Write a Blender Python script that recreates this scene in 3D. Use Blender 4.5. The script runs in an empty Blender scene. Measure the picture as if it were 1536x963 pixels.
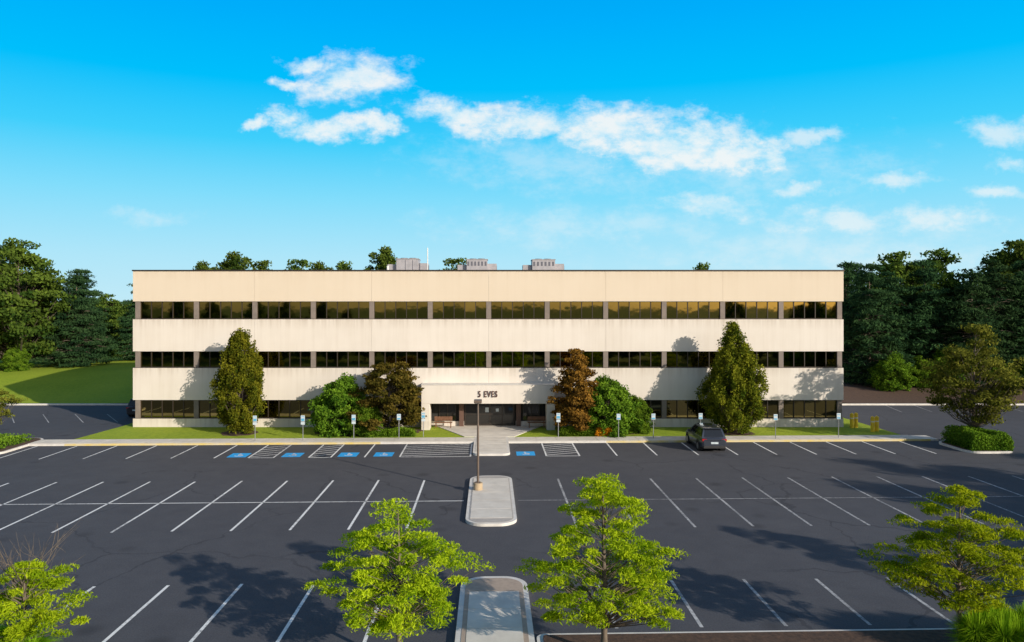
import bpy, math, random
import numpy as np
from mathutils import Vector, Matrix
random.seed(4)
S=bpy.context.scene
COL=S.collection
R=math.radians
SHEAR=0.03
SUN_AZ=48.0   # measured from the facade normal, toward +X, behind the viewer
SUN_EL=19.0

# ------------------------------------------------------------ materials
def new_mat(name):
    m=bpy.data.materials.new(name); m.use_nodes=True
    nt=m.node_tree; nt.nodes.clear()
    out=nt.nodes.new('ShaderNodeOutputMaterial')
    return m,nt,out
def N(nt,t,**kw):
    n=nt.nodes.new(t)
    for k,v in kw.items(): setattr(n,k,v)
    return n
def c4(c): return (c[0],c[1],c[2],1)
def noise(nt,vec,scale,detail=4,rough=.55,dim='3D'):
    n=N(nt,'ShaderNodeTexNoise'); n.noise_dimensions=dim; n.inputs['Scale'].default_value=scale
    n.inputs['Detail'].default_value=detail; n.inputs['Roughness'].default_value=rough
    nt.links.new(vec,n.inputs['Vector']); return n.outputs['Fac']
def ramp(nt,fac,stops):
    r=N(nt,'ShaderNodeValToRGB'); e=r.color_ramp.elements
    while len(e)<len(stops): e.new(.5)
    for i,(p,c) in enumerate(stops):
        e[i].position=p; e[i].color=c4(c) if hasattr(c,'__len__') else (c,c,c,1)
    nt.links.new(fac,r.inputs[0]); return r.outputs[0]
def mixc(nt,fac,a,b,mode='MIX'):
    m=N(nt,'ShaderNodeMix',data_type='RGBA',blend_type=mode)
    for sock,v in ((m.inputs[0],fac),(m.inputs[6],a),(m.inputs[7],b)):
        if isinstance(v,(int,float)): sock.default_value=v
        elif isinstance(v,tuple): sock.default_value=c4(v)
        else: nt.links.new(v,sock)
    return m.outputs[2]
def math_(nt,op,a,b=0.0,c=None,clamp=False):
    m=N(nt,'ShaderNodeMath',operation=op); m.use_clamp=clamp
    for i,v in enumerate((a,b,c)):
        if v is None: continue
        if isinstance(v,(int,float)): m.inputs[i].default_value=v
        else: nt.links.new(v,m.inputs[i])
    return m.outputs[0]
def principled(nt,out,col,rough=.8,metal=0,spec=.5,bump=None,bstr=.2,bdist=.02):
    p=N(nt,'ShaderNodeBsdfPrincipled')
    if isinstance(col,tuple): p.inputs['Base Color'].default_value=c4(col)
    else: nt.links.new(col,p.inputs['Base Color'])
    p.inputs['Roughness'].default_value=rough; p.inputs['Metallic'].default_value=metal
    p.inputs['Specular IOR Level'].default_value=spec
    if bump is not None:
        b=N(nt,'ShaderNodeBump'); b.inputs['Strength'].default_value=bstr; b.inputs['Distance'].default_value=bdist
        nt.links.new(bump,b.inputs['Height']); nt.links.new(b.outputs[0],p.inputs['Normal'])
    nt.links.new(p.outputs[0],out.inputs[0]); return p
def simple(name,c1,c2=None,scale=3,rough=.8,metal=0,spec=.5,bstr=.15,stretch=(1,1,1)):
    m,nt,out=new_mat(name)
    g=N(nt,'ShaderNodeNewGeometry')
    mp=N(nt,'ShaderNodeMapping'); mp.inputs['Scale'].default_value=stretch
    nt.links.new(g.outputs['Position'],mp.inputs[0])
    f=noise(nt,mp.outputs[0],scale,4,.6)
    if c2 is None: c2=tuple(x*.8 for x in c1)
    col=ramp(nt,f,[(.3,c2),(.7,c1)])
    principled(nt,out,col,rough,metal,spec,f,bstr)
    return m

def asphalt_nodes(nt):
    g=N(nt,'ShaderNodeNewGeometry'); P=g.outputs['Position']
    big=noise(nt,P,.09,3,.6); mid=noise(nt,P,.9,5,.7); fine=noise(nt,P,18,2,.7)
    c=ramp(nt,big,[(.3,(.056,.057,.068)),(.7,(.084,.085,.097))])
    c=mixc(nt,.35,c,ramp(nt,mid,[(.3,(.042,.043,.052)),(.72,(.105,.107,.118))]))
    c=mixc(nt,.28,c,ramp(nt,fine,[(.3,(.026,.026,.032)),(.7,(.15,.15,.16))]))
    d=N(nt,'ShaderNodeTexNoise'); d.inputs['Scale'].default_value=.8; d.inputs['Detail'].default_value=4
    nt.links.new(P,d.inputs['Vector'])
    vm=N(nt,'ShaderNodeVectorMath',operation='MULTIPLY_ADD'); vm.inputs[1].default_value=(1.6,1.6,0)
    nt.links.new(d.outputs['Color'],vm.inputs[0]); nt.links.new(P,vm.inputs[2])
    v=N(nt,'ShaderNodeTexVoronoi',feature='DISTANCE_TO_EDGE'); v.inputs['Scale'].default_value=.12
    nt.links.new(vm.outputs[0],v.inputs['Vector'])
    line=math_(nt,'LESS_THAN',v.outputs['Distance'],.0055)
    mask=ramp(nt,big,[(.47,0.0),(.55,1.0)])
    cr=math_(nt,'MULTIPLY',line,mask); cr=math_(nt,'MULTIPLY',cr,.4)
    c=mixc(nt,cr,c,(.02,.02,.025))
    vo=N(nt,'ShaderNodeTexVoronoi'); vo.inputs['Scale'].default_value=.33; nt.links.new(P,vo.inputs['Vector'])
    oil=ramp(nt,vo.outputs['Distance'],[(.06,.5),(.18,0.0)])
    c=mixc(nt,oil,c,(.03,.03,.034))
    return c,P,fine
def m_asphalt():
    m,nt,out=new_mat('asphalt'); c,P,fine=asphalt_nodes(nt)
    principled(nt,out,c,.88,0,.3,fine,.35,.01); return m
def m_paint(name,col,wear=.52):
    m,nt,out=new_mat(name); c,P,fine=asphalt_nodes(nt)
    n1=noise(nt,P,5,6,.75); n2=noise(nt,P,.25,2)
    s=math_(nt,'ADD',math_(nt,'MULTIPLY',n1,.7),math_(nt,'MULTIPLY',n2,.4))
    f=ramp(nt,s,[(wear-.03,1.0),(wear+.12,.25)])
    f2=N(nt,'ShaderNodeRGBToBW'); nt.links.new(f,f2.inputs[0])
    col=mixc(nt,f2.outputs[0],c,col)
    principled(nt,out,col,.75,0,.3); return m
ASPH=m_asphalt()
PAINT=m_paint('white_road_paint',(.82,.82,.80),.58)
PAINT_FADED=m_paint('worn_road_paint',(.52,.52,.52),.50)
BLUEP=m_paint('blue_road_paint',(.03,.40,.85),.64)
YEL=simple('yellow_kerb_paint',(.70,.52,.12),(.62,.55,.40),1.2,.7)
CONC=simple('concrete_paving',(.74,.69,.61),(.60,.55,.48),1.3,.9)
KERB=simple('concrete_kerb',(.74,.71,.66),(.58,.55,.51),2,.9)
MULCH=simple('mulch',(.11,.06,.036),(.05,.028,.018),6,1,bstr=1)
def m_grass(name,a,b,d):
    m,nt,out=new_mat(name); g=N(nt,'ShaderNodeNewGeometry'); P=g.outputs['Position']
    f1=noise(nt,P,.12,4,.6); f2=noise(nt,P,3.5,5,.7)
    c=ramp(nt,f1,[(.3,a),(.7,b)])
    c=mixc(nt,.5,c,ramp(nt,f2,[(.3,d),(.7,b)]))
    principled(nt,out,c,.95,0,.2,f2,.8,.08); return m
GRASS=m_grass('lawn_grass',(.21,.33,.02),(.38,.45,.035),(.13,.22,.02))
FIELD=m_grass('field_grass',(.05,.09,.015),(.10,.14,.025),(.04,.06,.012))

def m_facade():
    m,nt,out=new_mat('precast_concrete'); g=N(nt,'ShaderNodeNewGeometry'); P=g.outputs['Position']
    a=noise(nt,P,.25,3,.6)
    mp=N(nt,'ShaderNodeMapping'); mp.inputs['Scale'].default_value=(2.2,2.2,.12); nt.links.new(P,mp.inputs[0])
    st=noise(nt,mp.outputs[0],1.0,5,.65)
    f=noise(nt,P,30,2,.6)
    c=ramp(nt,a,[(.3,(.65,.585,.515)),(.7,(.735,.675,.61))])
    c=mixc(nt,.20,c,ramp(nt,st,[(.30,(.50,.43,.35)),(.55,(.73,.67,.60))]))
    c=mixc(nt,.12,c,ramp(nt,f,[(.3,(.42,.38,.33)),(.7,(.82,.77,.70))]))
    sx=N(nt,'ShaderNodeSeparateXYZ'); nt.links.new(P,sx.inputs[0])
    tot=None
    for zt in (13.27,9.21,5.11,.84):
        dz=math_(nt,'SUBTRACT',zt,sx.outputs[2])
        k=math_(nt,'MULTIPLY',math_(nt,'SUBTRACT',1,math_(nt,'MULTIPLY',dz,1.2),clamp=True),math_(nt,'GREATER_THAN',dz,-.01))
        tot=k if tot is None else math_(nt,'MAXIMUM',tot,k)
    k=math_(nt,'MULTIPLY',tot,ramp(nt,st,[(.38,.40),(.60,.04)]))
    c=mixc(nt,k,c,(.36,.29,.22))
    up=math_(nt,'MULTIPLY',math_(nt,'GREATER_THAN',sx.outputs[2],10),.65)
    c=mixc(nt,up,c,(.66,.545,.40))
    principled(nt,out,c,.85,0,.3,f,.2,.01); return m
FACADE=m_facade()
BRONZE=simple('bronze_metal',(.05,.038,.03),None,2,.5,.3)
PIER=simple('brown_pier',(.24,.195,.17),(.18,.15,.13),2,.8)
DARKWALL=simple('dark_core',(.03,.028,.025),None,2,.9)
ROOFM=simple('roof_membrane',(.3,.29,.28),None,1,.9)
def m_glass():
    m,nt,out=new_mat('bronze_glass'); g=N(nt,'ShaderNodeNewGeometry'); P=g.outputs['Position']
    f=noise(nt,P,.9,2,.5)
    a=N(nt,'ShaderNodeAttribute'); a.attribute_name='tint'
    c=mixc(nt,a.outputs['Fac'],(.20,.165,.062),(.27,.225,.09))
    principled(nt,out,c,.03,1,.5,f,.05,.05); return m
GLASS=m_glass()
DOORGLASS,nt_,o_=new_mat('door_glass'); principled(nt_,o_,(.02,.019,.017),.05,0,.6)
HVAC=simple('hvac_metal',(.42,.40,.425),(.31,.30,.32),2,.55,.1)
HVACD=simple('hvac_louver',(.13,.13,.16),None,3,.6)
WHITE=simple('white_paint',(.75,.75,.73),(.66,.66,.64),3,.5)
WOOD=simple('bench_wood',(.24,.11,.06),(.15,.07,.035),6,.7)
POLE=simple('lamp_pole_paint',(.19,.14,.11),(.13,.10,.08),4,.5,.3)
BASEC=simple('lamp_base_concrete',(.50,.38,.24),(.38,.29,.19),5,.9)
YBOL=simple('yellow_bollard_paint',(.85,.58,.02),(.75,.48,.02),3,.5)
STEEL=simple('galvanised_steel',(.35,.36,.37),None,5,.45,.6)
SIGNB=simple('sign_blue',(.12,.42,.65),None,5,.4)
SIGNW=simple('sign_white',(.60,.68,.72),None,5,.4)
LETTER=simple('sign_letters',(.10,.045,.035),None,5,.6)

def m_leaf(name,dark,light,trans=.35):
    m,nt,out=new_mat(name)
    a=N(nt,'ShaderNodeAttribute'); a.attribute_name='tint'
    oi=N(nt,'ShaderNodeObjectInfo')
    c=mixc(nt,a.outputs['Fac'],dark,light)
    hs=N(nt,'ShaderNodeHueSaturation'); nt.links.new(c,hs.inputs['Color'])
    nt.links.new(math_(nt,'MULTIPLY_ADD',oi.outputs['Random'],.4,.8),hs.inputs['Value'])
    nt.links.new(math_(nt,'MULTIPLY_ADD',oi.outputs['Random'],.02,.49),hs.inputs['Hue'])
    c=hs.outputs[0]
    d=N(nt,'ShaderNodeBsdfDiffuse'); t=N(nt,'ShaderNodeBsdfTranslucent')
    nt.links.new(c,d.inputs[0]); nt.links.new(c,t.inputs[0])
    m1=N(nt,'ShaderNodeMixShader'); m1.inputs[0].default_value=trans
    nt.links.new(d.outputs[0],m1.inputs[1]); nt.links.new(t.outputs[0],m1.inputs[2])
    nt.links.new(m1.outputs[0],out.inputs[0]); return m
L_LOCUST=m_leaf('locust_leaves',(.19,.30,.008),(.52,.60,.02),.45)
L_HORN=m_leaf('hornbeam_leaves',(.045,.075,.008),(.26,.255,.02),.3)
L_DECID=m_leaf('deciduous_leaves',(.03,.062,.012),(.135,.19,.028),.3)
L_PINE=m_leaf('pine_needles',(.014,.040,.018),(.058,.115,.040),.2)
L_MAPLE=m_leaf('bronze_maple_leaves',(.045,.05,.008),(.22,.17,.03),.3)
L_MAPLE2=m_leaf('red_maple_leaves',(.09,.05,.012),(.32,.16,.03),.3)
L_SHRUB=m_leaf('shrub_leaves',(.04,.10,.01),(.20,.32,.025),.3)
L_OLIVE=m_leaf('olive_leaves',(.09,.11,.015),(.26,.27,.04),.35)
L_GRASS=m_leaf('tall_grass_blades',(.16,.32,.01),(.42,.60,.03),.45)
BARK=simple('bark',(.20,.16,.12),(.09,.07,.055),8,.95,bstr=.6,stretch=(1,1,.3))

# ------------------------------------------------------------ mesh helpers
def link(o,parent=None):
    COL.objects.link(o)
    if parent is not None: o.parent=parent
    return o
def empty(name,loc=(0,0,0),rotz=0):
    e=bpy.data.objects.new(name,None); e.location=loc; e.rotation_euler=(0,0,rotz); e.empty_display_size=.5
    return link(e)
def mesh_obj(name,verts,faces,mats,midx=None,parent=None,smooth=False):
    me=bpy.data.meshes.new(name); me.from_pydata([tuple(v) for v in verts],[],faces)
    for m in mats: me.materials.append(m)
    if midx: me.polygons.foreach_set('material_index',midx)
    if smooth: me.polygons.foreach_set('use_smooth',[True]*len(faces))
    me.update()
    return link(bpy.data.objects.new(name,me),parent)
class B:
    """collects boxes / prisms into one mesh"""
    def __init__(s): s.v=[];s.f=[];s.m=[]
    def box(s,x0,x1,y0,y1,z0,z1,m=0):
        b=len(s.v)
        s.v+=[(x0,y0,z0),(x1,y0,z0),(x1,y1,z0),(x0,y1,z0),(x0,y0,z1),(x1,y0,z1),(x1,y1,z1),(x0,y1,z1)]
        s.f+=[tuple(b+i for i in q) for q in ((0,3,2,1),(4,5,6,7),(0,1,5,4),(1,2,6,5),(2,3,7,6),(3,0,4,7))]
        s.m+=[m]*6
    def quad(s,a,b_,c,d,m=0):
        b=len(s.v); s.v+=[a,b_,c,d]; s.f.append((b,b+1,b+2,b+3)); s.m.append(m)
    def prism(s,pts,z0,z1,mtop=0,mside=0):
        b=len(s.v); n=len(pts)
        s.v+=[(x,y,z0) for x,y in pts]+[(x,y,z1) for x,y in pts]
        s.f.append(tuple(b+n+i for i in range(n))); s.m.append(mtop)
        for i in range(n):
            j=(i+1)%n; s.f.append((b+i,b+j,b+n+j,b+n+i)); s.m.append(mside)
    def cyl(s,c,r,z0,z1,n=12,m=0,axis='z',r2=None):
        b=len(s.v); r2=r if r2 is None else r2
        for zz,rr in ((z0,r),(z1,r2)):
            for i in range(n):
                a=2*math.pi*i/n; p,q=rr*math.cos(a),rr*math.sin(a)
                if axis=='z': s.v.append((c[0]+p,c[1]+q,zz))
                elif axis=='x': s.v.append((zz,c[0]+p,c[1]+q))
                else: s.v.append((c[0]+q,zz,c[1]+p))
        for i in range(n):
            j=(i+1)%n; s.f.append((b+i,b+j,b+n+j,b+n+i)); s.m.append(m)
        s.f.append(tuple(b+i for i in reversed(range(n)))); s.m.append(m)
        s.f.append(tuple(b+n+i for i in range(n))); s.m.append(m)
    def obj(s,name,mats,parent=None,bevel=0,smooth=False):
        o=mesh_obj(name,s.v,s.f,mats,s.m,parent,smooth)
        if bevel:
            md=o.modifiers.new('bevel','BEVEL'); md.width=bevel; md.segments=2; md.limit_method='ANGLE'
        return o
def sh(x,y): return (x,y+SHEAR*x)
def rrect(x0,x1,y0,y1,r,seg=8,corners=(1,1,1,1)):
    pts=[]
    for (cx,cy,a0,k) in ((x1-r,y1-r,0,corners[0]),(x0+r,y1-r,90,corners[1]),(x0+r,y0+r,180,corners[2]),(x1-r,y0+r,270,corners[3])):
        if k:
            for i in range(seg+1):
                a=R(a0+90*i/seg); pts.append((cx+r*math.cos(a),cy+r*math.sin(a)))
        else:
            a=R(a0+45); pts.append((cx+r*(1 if math.cos(a)>0 else -1),cy+r*(1 if math.sin(a)>0 else -1)))
    return pts
def kerbed(name,x0,x1,y0,y1,r,topmat,corners=(1,1,1,1),kw=.16,h=.14,shear=True,top=.02):
    b=B(); f=sh if shear else (lambda x,y:(x,y))
    b.prism([f(*p) for p in rrect(x0,x1,y0,y1,r,8,corners)],0,h,0,0)
    b.prism([f(*p) for p in rrect(x0+kw,x1-kw,y0+kw,y1-kw,max(.02,r-kw),8,corners)],h-.02,h+top,1,1)
    return b.obj(name,[KERB,topmat])

# ------------------------------------------------------------ ground
g=B(); g.quad((-2500,-1500,-.03),(2500,-1500,-.03),(2500,3000,-.03),(-2500,3000,-.03)); g.obj('ground',[FIELD])
g=B(); g.quad((-95,20.5,0),(95,20.5,0),(95,77,0),(-95,77,0)); g.obj('parking_lot',[ASPH])

b=B()
def strip(x0,x1,y0,y1,z0,z1,m):
    pts=[sh(x0,y0),sh(x1,y0),sh(x1,y1),sh(x0,y1)]; b.prism(pts,z0,z1,m,m)
xs=np.arange(-35.2,34.5,1.55)
for i in range(len(xs)-1):
    strip(xs[i]+.012,xs[i+1]-.012,55.37,57.0,0,.15,0)
strip(-35.2,34.4,55.36,56.9,0,.13,1)
for xa,xb,m in ((-35.2,-31.5,1),(-31.5,-8.2,2),(-8.2,-1.1,1),(1.3,8.8,1),(8.8,33.8,2),(33.8,34.4,1)):
    strip(xa,xb,55.2,55.355,0,.135,m)
b.obj('sidewalk',[CONC,KERB,YEL])
b=B()
b.prism([sh(-31.9,57.01),sh(32.6,57.01),(32.4,62.5),(31.4,83.5),(-31.2,83.5),(-31.2,62.5)],0,.13,0,1)
b.obj('lawn',[GRASS,KERB])
b=B()
def blob(cx,cy,rx,ry,n=26,seed=0):
    rr=random.Random(seed); k=[rr.uniform(.88,1.08) for _ in range(n)]
    return [(cx+rx*k[i]*math.cos(2*math.pi*i/n),cy+ry*k[i]*math.sin(2*math.pi*i/n)) for i in range(n)]
b.prism(blob(-9.9,59.55,4.5,1.9,seed=1),.1,.15); b.prism(blob(9.2,59.75,3.7,1.8,seed=2),.1,.15)
b.prism(blob(-20.1,58.9,1.5,1.3,seed=3),.1,.15); b.prism(blob(19.6,59.1,1.7,1.3,seed=4),.1,.15)
b.obj('mulch_bed',[MULCH])
b=B()
b.prism([sh(*p) for p in rrect(-1.2,1.4,50.7,57.5,.5,6,(0,0,1,1))],0,.155,1,1)
for k in range(4): b.prism([sh(*p) for p in ((-1.03,51.2+k*1.55),(1.23,51.2+k*1.55),(1.23,52.72+k*1.55),(-1.03,52.72+k*1.55))],.14,.168,0,0)
b.prism([(-2.0,57.2),(1.9,57.2),(4.4,62.3),(-4.6,62.3)],0,.172,0,0)
b.obj('entrance_path',[CONC,KERB])
b=B()
b.prism([sh(*p) for p in rrect(-1.18,1.3,34.6,44.3,.9)],0,.14,1,1)
b.prism([sh(*p) for p in rrect(-1.02,1.14,34.76,44.14,.74)],.12,.150,2,2)
for k in range(5):
    b.prism([sh(*p) for p in ((-.96,35.45+k*1.62),(1.08,35.45+k*1.62),(1.08,37.05+k*1.62),(-.96,37.05+k*1.62))],.12,.160,0,0)
b.obj('traffic_island',[CONC,KERB,simple('mortar_joint',(.50,.46,.41),(.4,.36,.33),3,.9)])
b=B()
b.prism([sh(*p) for p in rrect(-1.08,1.38,12,27.9,.9,8,(1,1,0,0))],0,.14,1,1)
b.prism([sh(*p) for p in rrect(-.90,1.20,12.1,27.7,.75,8,(1,1,0,0))],.12,.150,2,2)
for k in range(9): b.prism([sh(*p) for p in ((-.74,12.9+k*1.5),(1.04,12.9+k*1.5),(1.04,14.38+k*1.5),(-.74,14.38+k*1.5))],.12,.16,0,0)
b.obj('footpath',[CONC,KERB,simple('tan_edging',(.46,.36,.28),(.36,.28,.22),5,.9)])
kerbed('planting_bed',1.45,60,8,23.0,.3,MULCH,(0,1,1,0),kw=.2,top=.05)
kerbed('planting_bed',-60,-1.15,8,22.2,.3,MULCH,(1,0,0,1),kw=.2,top=.05)
kerbed('parking_island',-52,-34.1,51.6,57.9,1.2,MULCH)
kerbed('parking_island',33.6,37.2,50.4,54.6,1.0,MULCH)

def terrain(name,x0,x1,y0,y1,hf,mat,nx=40,ny=30):
    v=[];f=[]
    for j in range(ny+1):
        for i in range(nx+1):
            x=x0+(x1-x0)*i/nx; y=y0+(y1-y0)*j/ny; v.append((x,y,hf(x,y)))
    for j in range(ny):
        for i in range(nx):
            a=j*(nx+1)+i; f.append((a,a+1,a+nx+2,a+nx+1))
    return mesh_obj(name,v,f,[mat],smooth=True)
def ss(a,b,x): 
    t=max(0,min(1,(x-a)/(b-a))); return t*t*(3-2*t)
terrain('lawn_hill',-140,-31.5,76.2,150,lambda x,y:.12+1.9*ss(76,96,y)*(1-ss(105,140,y))+.25*math.sin(x*.13+y*.07),GRASS)
terrain('mulch_bank',33.5,150,76.2,100,lambda x,y:.12+1.0*ss(76,88,y)+.15*math.sin(x*.4),MULCH)
terrain('lawn_hill',31.5,160,100,180,lambda x,y:.12+1.0*(1-ss(100,130,y)),GRASS)
terrain('lawn_hill',-31.5,31.5,84,160,lambda x,y:.1,GRASS)
b=B()
for (x0,x1) in ((-95,-31.5),(33.5,95)): b.box(x0,x1,76.0,76.25,0,.16)
b.obj('kerb',[KERB])

# ------------------------------------------------------------ markings
b=B(); Z=.006
def line(x0,y0,x1,y1,w=.11,m=0):
    (a,c),(d,e)=sh(x0,y0),sh(x1,y1); L=math.hypot(d-a,e-c); nx,ny=-(e-c)/L*w/2,(d-a)/L*w/2
    b.quad((a+nx,c+ny,Z),(a-nx,c-ny,Z),(d-nx,e-ny,Z),(d+nx,e+ny,Z),m)
rj=random.Random(9)
left=[-3.9-2.7*k for k in range(0,14)]; right=[4.1+2.78*k for k in range(0,13)]
for x in left: line(x,34.25+rj.uniform(-.08,.08),x+rj.uniform(-.03,.03),43.9+rj.uniform(-.1,.1),.12,0)
for x in right: line(x,34.25+rj.uniform(-.08,.08),x+rj.uniform(-.03,.03),43.9+rj.uniform(-.1,.1),.12,1)
line(-40,39.15,-1.4,39.15,.10,0); line(1.5,39.15,40,39.15,.07,1)
for x in left[:9]: line(x,22.45,x,27.7+rj.uniform(-.1,.1),.12,0)
for x in right[:9]: line(x,23.6,x,27.7+rj.uniform(-.1,.1),.12,1)
for x in (-33.4,-30.5,-27.6,-24.7,-21.7,-18.8,-16.5,-14.8,-12.4,-10.9,-8.6,-6.2,-1.35): line(x,50.5,x,55.1,.11,0)
for x in (3.9,6.2,8.8,11.6,14.5,17.25,20.0,22.8,25.6,28.4,31.3): line(x,50.5,x,55.1,.11,0)
def hatch(xa,xb,n):
    line(xa,50.5,xb,50.5,.11,0)
    for k in range(n):
        y=51.1+k*(4.0/n); line(xa+.05,y-.25,xb-.05,y+.55,.10,0)
hatch(-16.5,-14.8,5); hatch(-12.4,-10.9,5); hatch(-6.2,-1.35,6); hatch(3.9,6.2,6)
for x in (-60,-57,-54,-51,-48,-45,-42,-39): line(x+6,66,x+2.5,71,.08,1)
for x in (40,43,46,49,52,55): line(x,70,x+1,75,.08,1)
b.obj('parking_markings',[PAINT,PAINT_FADED])
b=B(); Z2=.010
for x in (-17.4,-13.7,-9.85,-7.4,2.5):
    p=[sh(x-.65,50.7),sh(x+.65,50.7),sh(x+.65,52.1),sh(x-.65,52.1)]
    b.quad(*[(q[0],q[1],.006) for q in p],m=1)
    cx,cy=sh(x,51.3)
    for i in range(10):
        a0=R(-160+28*i);a1=R(-160+28*(i+1))
        b.quad(*[(cx+r*math.cos(a),cy+r*math.sin(a),Z2) for r,a in ((.22,a0),(.30,a0),(.30,a1),(.22,a1))],m=0)
    b.quad((cx-.08,cy,Z2),(cx+.02,cy,Z2),(cx+.02,cy+.42,Z2),(cx-.08,cy+.42,Z2),0)
    b.quad((cx+.022,cy,Z2),(cx+.3,cy,Z2),(cx+.3,cy+.09,Z2),(cx+.022,cy+.09,Z2),0)
    b.quad((cx-.1,cy+.46,Z2),(cx+.04,cy+.46,Z2),(cx+.04,cy+.6,Z2),(cx-.1,cy+.6,Z2),0)
b.obj('handicap_marking',[PAINT,BLUEP])

# ------------------------------------------------------------ office building
OB=empty('office_building',(0,61.8,0))
def ch(o): 
    o.parent=OB; o.matrix_parent_inverse=Matrix.Translation((0,-61.8,0)); return o
XL,XR,YF,YB=-30.1,29.8,61.8,82.5
YG=62.0
bays=[-29.72+4.935*k for k in range(13)]
DL,DR=-5.0,4.72
b=B(); b.box(XL+.8,XR-.8,YF+.85,YB-.8,0,12.8); ch(b.obj('core',[DARKWALL]))
b=B()
J=.006
def spandrel(z0,z1,skip=False):
    cuts=[XL]+[bays[i] for i in (2,4,6,8,10)]+[XR]
    for a,c in zip(cuts[:-1],cuts[1:]):
        segs=[(a+J,c-J)]
        if skip:
            segs=[]
            if a<DL: segs.append((a+J,min(c-J,DL)))
            if c>DR: segs.append((max(a+J,DR),c-J))
        for s0,s1 in segs:
            if s1>s0: b.box(s0,s1,YF,YF+.8,z0,z1)
    b.box(XL,XL+.8,YF+.802,YB,z0,z1); b.box(XR-.8,XR,YF+.802,YB,z0,z1); b.box(XL+.802,XR-.802,YB-.8,YB,z0,z1)
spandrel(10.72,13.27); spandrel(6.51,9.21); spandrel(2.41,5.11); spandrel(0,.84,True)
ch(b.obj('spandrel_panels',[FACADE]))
b=B()
b.box(XL-.06,XR+.06,YF-.06,YF+.5,13.27,13.38); b.box(XL-.06,XL+.5,YF+.5,YB+.06,13.27,13.38)
b.box(XR-.5,XR+.06,YF+.5,YB+.06,13.27,13.38); b.box(XL+.5,XR-.5,YB-.5,YB+.06,13.27,13.38)
for z in (9.21,5.11,.84):
    for a,c in (((XL+.02,XR-.02),) if z>1 else ((XL+.02,DL-.02),(DR+.02,XR-.02))):
        b.box(a,c,YF+.02,YF+.2,z,z+.035)
ch(b.obj('coping',[BRONZE]))
b=B(); b.box(XL+.82,XR-.82,YF+.82,YB-.82,12.8,12.95); ch(b.obj('roof',[ROOFM]))
pb=B(); mb=B(); gv=[];gf=[];gt=[]
rng=random.Random(7)
for (z0,z1,fl) in ((.875,2.41,1),(5.145,6.51,2),(9.245,10.72,3)):
    for k,x in enumerate(bays):
        if fl==1 and DL-.2<x<DR+.2: continue
        x0=max(x-.2,XL+.03); x1=min(x+.2,XR-.03)
        pb.box(x0,x1,YF+.06,YF+.75,z0,z1)
    for k in range(12):
        a=bays[k]+.2; c=bays[k+1]-.2
        if fl==1:
            if a>DL-.1 and c<DR+.1: continue
            if a<DL<c: c=DL-.0
            if a<DR<c: a=DR+.0
            if c-a<.4: continue
        n=max(1,round((c-a)/.907)); w=(c-a)/n
        mb.box(a,c,YG-.03,YG+.05,z0,z0+.05); mb.box(a,c,YG-.03,YG+.05,z1-.05,z1)
        for i in range(n+1):
            xm=a+i*w; h=.032
            mb.box(max(a,xm-h),min(c,xm+h),YG-.045,YG+.05,z0+.05,z1-.05)
        for i in range(n):
            t1=rng.uniform(-.0022,.0022); t2=rng.uniform(-.0022,.0022)
            p0=a+i*w+.02;p1=a+(i+1)*w-.02
            q=len(gv); hw=(p1-p0)/2;hz=(z1-z0)/2
            for sx_,sz_ in ((-1,-1),(1,-1),(1,1),(-1,1)):
                gv.append((p0 if sx_<0 else p1,YG+.02+sx_*t1*hw+sz_*t2*hz,z0 if sz_<0 else z1))
            gf.append((q,q+1,q+2,q+3)); gt.append(rng.random())
    for q4 in (((XL+.3,YF+.75,z0),(XL+.3,YB-.4,z0),(XL+.3,YB-.4,z1),(XL+.3,YF+.75,z1)),((XR-.3,YF+.75,z0),(XR-.3,YB-.4,z0),(XR-.3,YB-.4,z1),(XR-.3,YF+.75,z1)),((XL+.3,YB-.3,z0),(XR-.3,YB-.3,z0),(XR-.3,YB-.3,z1),(XL+.3,YB-.3,z1))):
        q=len(gv); gv+=list(q4); gf.append((q,q+1,q+2,q+3)); gt.append(.5)
    y=YF+5
    while y<YB-.5:
        pb.box(XL+.1,XL+.7,y-.2,y+.2,z0,z1); pb.box(XR-.7,XR-.1,y-.2,y+.2,z0,z1); y+=4.9
ch(pb.obj('piers',[PIER])); ch(mb.obj('mullions',[BRONZE]))
o=mesh_obj('window_glass',gv,gf,[GLASS]); at=o.data.attributes.new('tint','FLOAT','FACE'); at.data.foreach_set('value',gt); ch(o)
b=B()
b.box(-5.65,5.35,60.3,61.798,2.30,3.82)
ch(b.obj('entrance_canopy',[FACADE],bevel=.02))
b=B()
for a,c in ((-5.65,-4.95),(4.68,5.35)): b.box(a,c,60.32,61.795,.0,2.298)
ch(b.obj('entrance_columns',[FACADE],bevel=.02))
b=B(); b.box(-5.68,5.38,60.27,61.797,3.822,3.86); ch(b.obj('canopy_coping',[KERB]))
b=B()
b.box(DL,DR,62.48,62.64,.172,2.40,0)
b.box(DL+.01,-2.2,62.2,62.47,.172,.55,1); b.box(2.2,DR-.01,62.2,62.47,.172,.55,1)
for x in (-4.3,-3.6,-2.9,-2.2,2.1,2.8,3.5,4.2): b.box(x-.03,x+.03,62.38,62.48,.55,2.40,2)
b.box(-2.6,-2.22,61.9,62.19,.172,2.38,3); b.box(2.22,2.6,61.9,62.19,.172,2.38,3)
ch(b.obj('entrance_wall',[DARKWALL,FACADE,BRONZE,simple('entrance_brown_panel',(.13,.07,.05),None,2,.7)]))
b=B()
for x in (-2.1,-1.05,0,1.05,2.0): b.box(x-.045,x+.045,62.36,62.44,.172,2.38,0)
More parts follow.
